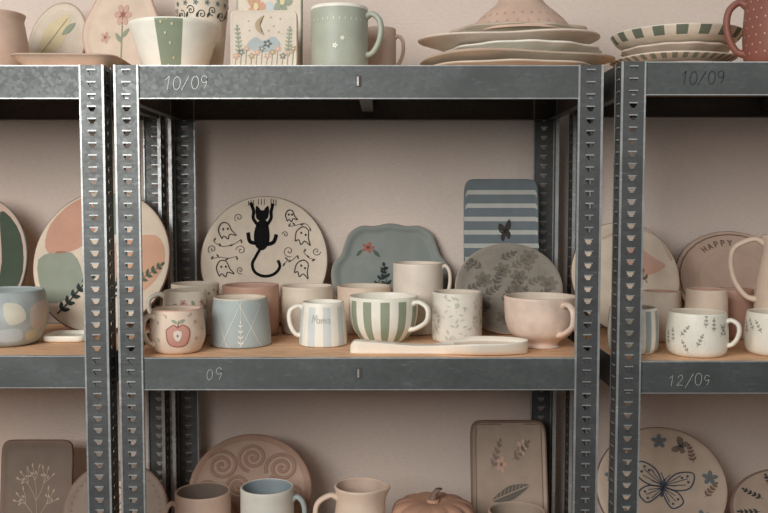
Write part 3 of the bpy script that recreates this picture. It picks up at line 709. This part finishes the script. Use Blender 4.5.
art += [p for (a, b) in ((-.45, .62), (.22, .75), (.3, .45), (.5, .7), (-.42, .3), (.45, .25), (.15, .3)) for p in ell(a, b, .028, .028, GOLD)]
plate('picture_tile', 'square cream ceramic tile with moon and flowers', 'tile', 230, 297, 10, 1.86, TOP, o_rect(14), clay((214, 196, 179), .6, .2), rim=BEIGE, art=art, t=.03, tilt=4, recess=.0015, rimw=(.93, .98), group=GT)
plate('picture_tile', 'square mint and orange painted ceramic tile', 'tile', 236, 302, -24, 1.99, TOP, o_rect(14), BEIGE, rim=SAGE, t=.03, tilt=4, recess=.0015, rimw=(.93, .98), group=GT,
      art=flower(-.4, .4, .3, ORANGE, YELL) + flower(.4, .5, .3, SAGE, YELL) + ell(0, .3, .2, .2, LBLUE))
art = [p for k in range(-6, 7) for p in line([(k * .2, .62), (k * .2, .54)], .02, WHITE)]
art += flower(-.15, -.35, .1, WHITE, YELL) + flower(.1, -.1, .08, WHITE, YELL)
vessel('mug', 'grey-green mug with pale rim', 'mug', 311, 368, 2, 1.885, TOP, CYL, clay((168, 172, 156), .45, .6), inner=WHITE, rim=WHITE, t=.006, above=True,
       handle=(74, .84, .24, .50, .008, .006), art=art, matfn=lambda a, z: WHITE if z > .93 else None, group=GT)
vessel('mug', 'brown-pink mug half hidden behind the grey-green mug', 'mug', 362, 396, 26, 2.05, TOP, CYL, DUSTY, t=.005, above=True, group=GT, handle=(80, .82, .3, .45, .0055, .004))
# loose stack of irregular dishes
zz = TOP; STEP = .0212
SB = clay((222, 204, 186), .5, .4); SB2 = clay((214, 194, 175), .5, .4)
stk = ((418, 598, SB2, 'beige wavy-edged plate at the bottom of a stack', 8, .03, .3, .80, .026, 0),
       (412, 606, SB, 'cream wavy-edged plate in a stack', 3, .10, 1.4, .72, .026, .001),
       (446, 600, WHITE, 'off-white scalloped plate in a stack', 12, .025, .2, .85, .025, .001),
       (424, 600, PINK, 'pale blush irregular plate in a stack', 3, .10, 4.0, .74, .026, .001),
       (450, 588, CREAM, 'cream scalloped plate on top of a stack', 10, .03, 2.2, .85, .024, .001))
for k, (a, b, m, lb, nn, am, ph, ysq, hh, wz) in enumerate(stk):
    vessel('plate', lb, 'plate', a, b, 0, 2.04, zz, [(.6, 0), (.66, .14), (.82, .5), (1, 1)], m, inner=WHITE if k % 2 else None, rim=DUSTY if k in (1, 4) else None, H=hh, t=.0065, group='stack of plates on the top shelf', yaw=0,
           shape=lambda q, z, nn=nn, am=am, ph=ph, ysq=ysq: (1 + am * z * cos(nn * q + ph)) * (1 - (1 - ysq) * abs(cos(q)) ** 2), tip=(0, (0, -.006, .005, -.006, .006)[k]), zw=(wz, 3, ph) if wz else None)
    zz += STEP
def inverted_bowl():
    y = 2.03; base = zz - STEP + .0135; R = 108 / 2 * dep(y, base) / F
    x = xof(520, y, base); Hh = .080
    P = [(1, 0), (.985, .06), (.92, .20), (.80, .40), (.66, .60), (.50, .80), (.42, .94), (.40, 1.0), (.30, 1.0)]
    prof = cat_open([(r * R, z * Hh) for r, z in P], 4)
    N = 64; V, Fc, mi = [], [], []
    full = [(.001, Hh)] + prof[::-1] + [(R - .006, 0)] + [(max(r - .006, .001), max(z - .006, .001)) for r, z in prof[:-1]] + [(.001, Hh - .006)]
    for r, z in full:
        for k in range(N): V.append((r * sin(2 * pi * k / N), -r * cos(2 * pi * k / N), z))
    for i in range(len(full) - 1):
        for k in range(N):
            j = (k + 1) % N; Fc.append((i * N + k, (i + 1) * N + k, (i + 1) * N + j, i * N + j)); mi.append(0)
    mats = [LTERR]
    def mp(u, v, off):
        z = min(max(.03 + v * R, 0.001), Hh * .95); r = R
        for (r0, z0), (r1, z1) in zip(prof[:-1], prof[1:]):
            if z <= z1: r = r0 + (r1 - r0) * (z - z0) / max(1e-6, z1 - z0); break
        return ((r + off + .0006) * sin(u), -(r + off + .0006) * cos(u), z + .0004)
    add_art(V, Fc, mi, mats, [p for k in range(-7, 8) for j in range(2) for p in ell(k * .2 + .1 * j, -.12 + .16 * j, .02, .022, SALM)], mp)
    o = mk('bowl', V, Fc, mats, mi); o.location = (x, y, base + .0005)
    o['label'] = 'pink dotted bowl turned upside down on stacked plates'; o['category'] = 'bowl'
inverted_bowl()
zz = RT
SGR = clay((138, 148, 132), .6); DG2 = clay((108, 119, 102), .65)
chk = lambda a, z: SGR if int(a / 5) % 2 == 0 and z > .55 else None
for k, (a, b, m, lb, fn, nn, am) in enumerate(((620, 736, MUTEP, 'dusty pink plate at the bottom of a stack', None, 3, .02), (612, 732, SB, 'beige plate with green checked rim in a stack', chk, 4, .03), (622, 728, PINK, 'pale pink scalloped plate in a stack', None, 12, .025))):
    vessel('plate', lb, 'plate', a, b, 0, 2.08, zz, [(.6, 0), (.66, .14), (.82, .5), (1, 1)], m, H=.026, t=.007, group='stack of plates under the striped dish', shape=lambda q, z, k=k, nn=nn, am=am: 1 + am * z * cos(nn * q + k), matfn=fn)
    zz += .0214
vessel('dish', 'shallow pale dish with green wedge stripes', 'dish', 612, 740, 20, 2.08, zz, [(.6, 0), (.7, .1), (.9, .5), (1, 1)], CREAM, H=.040, t=.006, above=True,
       matfn=lambda a, z: DG2 if int(a / 10) % 2 == 0 and z > .45 else None, group=GT)
DR = clay((150, 84, 70), .5, .5)
art = [p for k in range(-7, 8) for j in range(-3, 4) for p in ell(k * .26 + (j % 2) * .13, j * .24, .026, .026, ROSE)]
vessel('mug', 'brownish red mug with small pale dots', 'mug', 745, 815, -18, 1.885, RT, ROUND, DR, t=.006, above=True,
       handle=(-82, .82, .20, .46, .0095, .0072, DR), art=art, group=GT)

# ================================================================ BOTTOM SHELF
art = []
BRL = clay((176, 156, 140), .7)
def branch(x, y, a, L, d):
    x2, y2 = x + L * cos(a), y + L * sin(a)
    A = line([(x, y), ((x + x2) / 2 + .02, (y + y2) / 2), (x2, y2)], .013, BRL)
    if d == 0: return A + leaf(x2, y2, a, .10, .045, BRL) + leaf((x + x2) / 2, (y + y2) / 2, a + .9, .09, .04, BRL)
    for q in (-.5, .12, .6): A += branch(x2, y2, a + q, L * .66, d - 1)
    return A
art += branch(0, -.85, pi / 2, .62, 2)
for sg in (1, -1): art += branch(0, -.6, pi / 2 + sg * .75, .42, 1)
plate('picture_tile', 'dusty brown rectangular board with thin pale branches', 'tile', 0, 72, 440, 2.20, BOT, o_rect(10), clay((120, 101, 90), .7, .4), rim=BROWN, art=art, ytop=YP, group=GB)
art = [p for k in range(40) for p in ell(.84 * cos(2 * pi * k / 40), .84 * sin(2 * pi * k / 40), .022, .022, BROWN)] + sprig(0, -.2, 1.4, .8, 5, MUTEP)
plate('plate', 'brownish round plate with dotted rim', 'plate', 62, 168, 461, 2.06, BOT, mat=BRTAU, rim=BROWN, art=art, ytop=2.15, group=GB)
art = []
for (a, b, r, q) in ((-.48, .44, .27, 0), (.02, .58, .25, 2), (.50, .40, .27, 1), (-.20, .08, .22, 3), (.24, .04, .22, 5), (-.68, -.02, .20, 1), (.70, -.06, .20, 4), (-.38, -.38, .25, 2), (.10, -.42, .25, 0), (.52, -.46, .2, 3)):
    art += [('r', spiral(a, b, r, 2.4, .09, SWIRL, q)[0][1], .062, SWIRL, .0028)]
plate('plate', 'terracotta round plate with rose swirl relief', 'plate', 188, 312, 434, 2.13, BOT, mat=clay((182, 146, 126), .6, .5), rim=SWIRL, art=art, ytop=YP, group=GB, rim_s=.9)
vessel('mug', 'plain dusty beige mug', 'mug', 176, 231, 482, 2.02, BOT, CYL, MUTEP, inner=BRTAU, t=.006, handle=(-82, .85, .4, .35, .007, .005), group=GB)
art = blob([(-.55, .75), (-.1, .95), (.45, .85), (.6, .5), (.2, .3), (-.3, .4)], LBLUE, 0) + blob([(-.2, .75), (.15, .8), (.25, .55), (-.05, .5)], SLATE, 1)
vessel('mug', 'cream mug with blue inside and soft blue patch', 'mug', 241, 294, 478, 2.02, BOT, CYL, clay((206, 200, 192), .5, .4), inner=clay((132, 145, 154), .5), t=.006, handle=(78, .85, .4, .42, .008, .006, BLUEG), art=art, group=GB)
vessel('pitcher', 'plain blush pink pitcher with pulled spout', 'pitcher', 334, 386, 477, 2.02, BOT, [(.8, 0), (1, .3), (1, .6), (.9, .85), (.98, 1)], BISQ, inner=DUSTY, t=.006, handle=(-82, .86, .35, .70, .009, .006), spout=(80, .22), group=GB)
PT = 497
e = vessel('pumpkin_jar', 'orange-pink ribbed pumpkin-shaped jar with stem', 'jar', 390, 476, PT, 2.03, BOT, [(.6, 0), (.9, .12), (1, .5), (.98, .82), (.84, .95), (.5, 1), (.15, .97)], clay((192, 138, 112), .6, .3), t=.006,
           shape=lambda a, z: .84 + .16 * abs(sin(6 * a)) ** .45, group=GB)
zt = zof(PT, 2.05) - BOT
V, Fc = [], []
C = [(0, 0, zt - .014, .014), (0, 0, zt + .004, .009), (.004, 0, zt + .016, .0075), (.013, 0, zt + .026, .0085)]
for (a, b, c, r) in C:
    for k in range(12): V.append((a + r * cos(k * pi / 6), b + r * sin(k * pi / 6), c))
for i in range(3):
    for k in range(12): Fc.append((i * 12 + k, i * 12 + (k + 1) % 12, (i + 1) * 12 + (k + 1) % 12, (i + 1) * 12 + k))
Fc.append(tuple(range(36, 48))); Fc.append(tuple(range(11, -1, -1)))
mk('stem', V, Fc, [BROWN], None, e)
art = pline([(-.86, -.9), (-.86, .93), (.86, .93), (.86, -.9)], .018, BROWN) + sprig(-.45, .2, 1.1, .5, 4, BRTAU) + sprig(.1, .35, .6, .5, 4, BRTAU) + flower(.35, .55, .14, MUTEP, BROWN) + flower(-.2, .28, .14, SALM, BROWN)
art += leaf(-.45, -.3, .25, 1.0, .24, FAINT) + line([(-.45, -.3), (.5, -.06)], .02, TAUPE, 3) + leaf(-.3, -.7, .2, .9, .18, BROWN)
for k in range(8): art += line([(-.36 + k * .1, -.29 + k * .026), (-.31 + k * .1, -.17 + k * .026)], .012, TAUPE, 3)
plate('serving_tray', 'brown rectangular tray with feather drawings and dark border', 'tray', 471, 548, 420, 2.16, BOT, o_rect(10), TAUPE, rim=BROWN, art=art, group=GB, rimw=(.88, .96), ytop=YP)
vessel('bowl', 'small dusty pink bowl beside the brown tray', 'bowl', 488, 545, 501, 2.06, BOT, BOWLM, MUTEP, inner=TAUPE, t=.006, group=GB)
BL2 = clay((66, 76, 96), .75)
art = butterfly(.02, .0, .46, BLUEG, BL2, -.25, False, .05, BL2)
for k in range(14):
    a = 2 * pi * k / 14 + .2
    if k % 3 == 0: art += flower(.76 * cos(a), .76 * sin(a), .12, SLATE, BROWN, 5, a)
    elif k % 3 == 1: art += sprig(.66 * cos(a), .66 * sin(a), a + 1.1, .28, 4, BROWN, .09, .01)
    else: art += butterfly(.76 * cos(a), .76 * sin(a), .14, BRTAU, INK, a)
plate('plate', 'round beige plate painted with blue butterfly', 'plate', 596, 728, 427, 2.13, BOT, mat=clay((192, 168, 149), .65, .3), rim=BROWN, art=art, ytop=YP, group=GB, rim_s=.97)
art = [p for k in range(10) for p in sprig(.5 * cos(k * .63), .5 * sin(k * .63), k * .63, .36, 4, INK)]
plate('plate', 'round beige plate with dark leafy wreath', 'plate', 731, 850, 468, 2.08, BOT, mat=TAUPE, rim=BROWN, art=art, ytop=YP, group=GB)

# ---------------------------------------------------------------- lights, world, camera
def area(name, loc, rot, sx, sy, power, col):
    l = bpy.data.lights.new(name, 'AREA'); l.shape = 'RECTANGLE'; l.size = sx; l.size_y = sy; l.energy = power; l.color = col
    o = bpy.data.objects.new(name, l); scene.collection.objects.link(o); o.location = loc; o.rotation_euler = rot
    return o
from mathutils import Vector
def aim(loc, tgt): return (Vector(tgt) - Vector(loc)).to_track_quat('-Z', 'Y').to_euler()
L1 = (-1.4, -.7, 2.4); area('soft_area_light', L1, aim(L1, (0, 2.1, 1.6)), 1.8, 1.4, 88, (1, .99, .97))  # assumed window light, high on the left, out of frame
L2 = (1.8, -.2, 2.3); area('soft_area_light', L2, aim(L2, (0, 2.1, 1.5)), 1.5, 1.0, 7, (1, .985, .965))  # weak second area light from the right, out of frame
wd = bpy.data.worlds.new('room_ambient'); scene.world = wd; wd.use_nodes = True
wn = wd.node_tree; bg = wn.nodes['Background']
tcw = wn.nodes.new('ShaderNodeTexCoord'); sx = wn.nodes.new('ShaderNodeSeparateXYZ'); wn.links.new(tcw.outputs['Generated'], sx.inputs[0])
mr = wn.nodes.new('ShaderNodeMapRange'); wn.links.new(sx.outputs[2], mr.inputs[0]); mr.inputs[1].default_value = -.35; mr.inputs[2].default_value = .4
mw = mixc(wn, mr.outputs[0], (.14, .137, .135, 1), (.92, .93, .935, 1)); wn.links.new(mw, bg.inputs[0])
bg.inputs[1].default_value = .26
cam = bpy.data.cameras.new('camera'); cam.sensor_width = 36; cam.lens = F / 768 * 36; cam.sensor_fit = 'HORIZONTAL'
co = bpy.data.objects.new('camera', cam); scene.collection.objects.link(co)
co.location = (0, 0, CZ); co.rotation_euler = (pi / 2 - PITCH, 0, 0); scene.camera = co
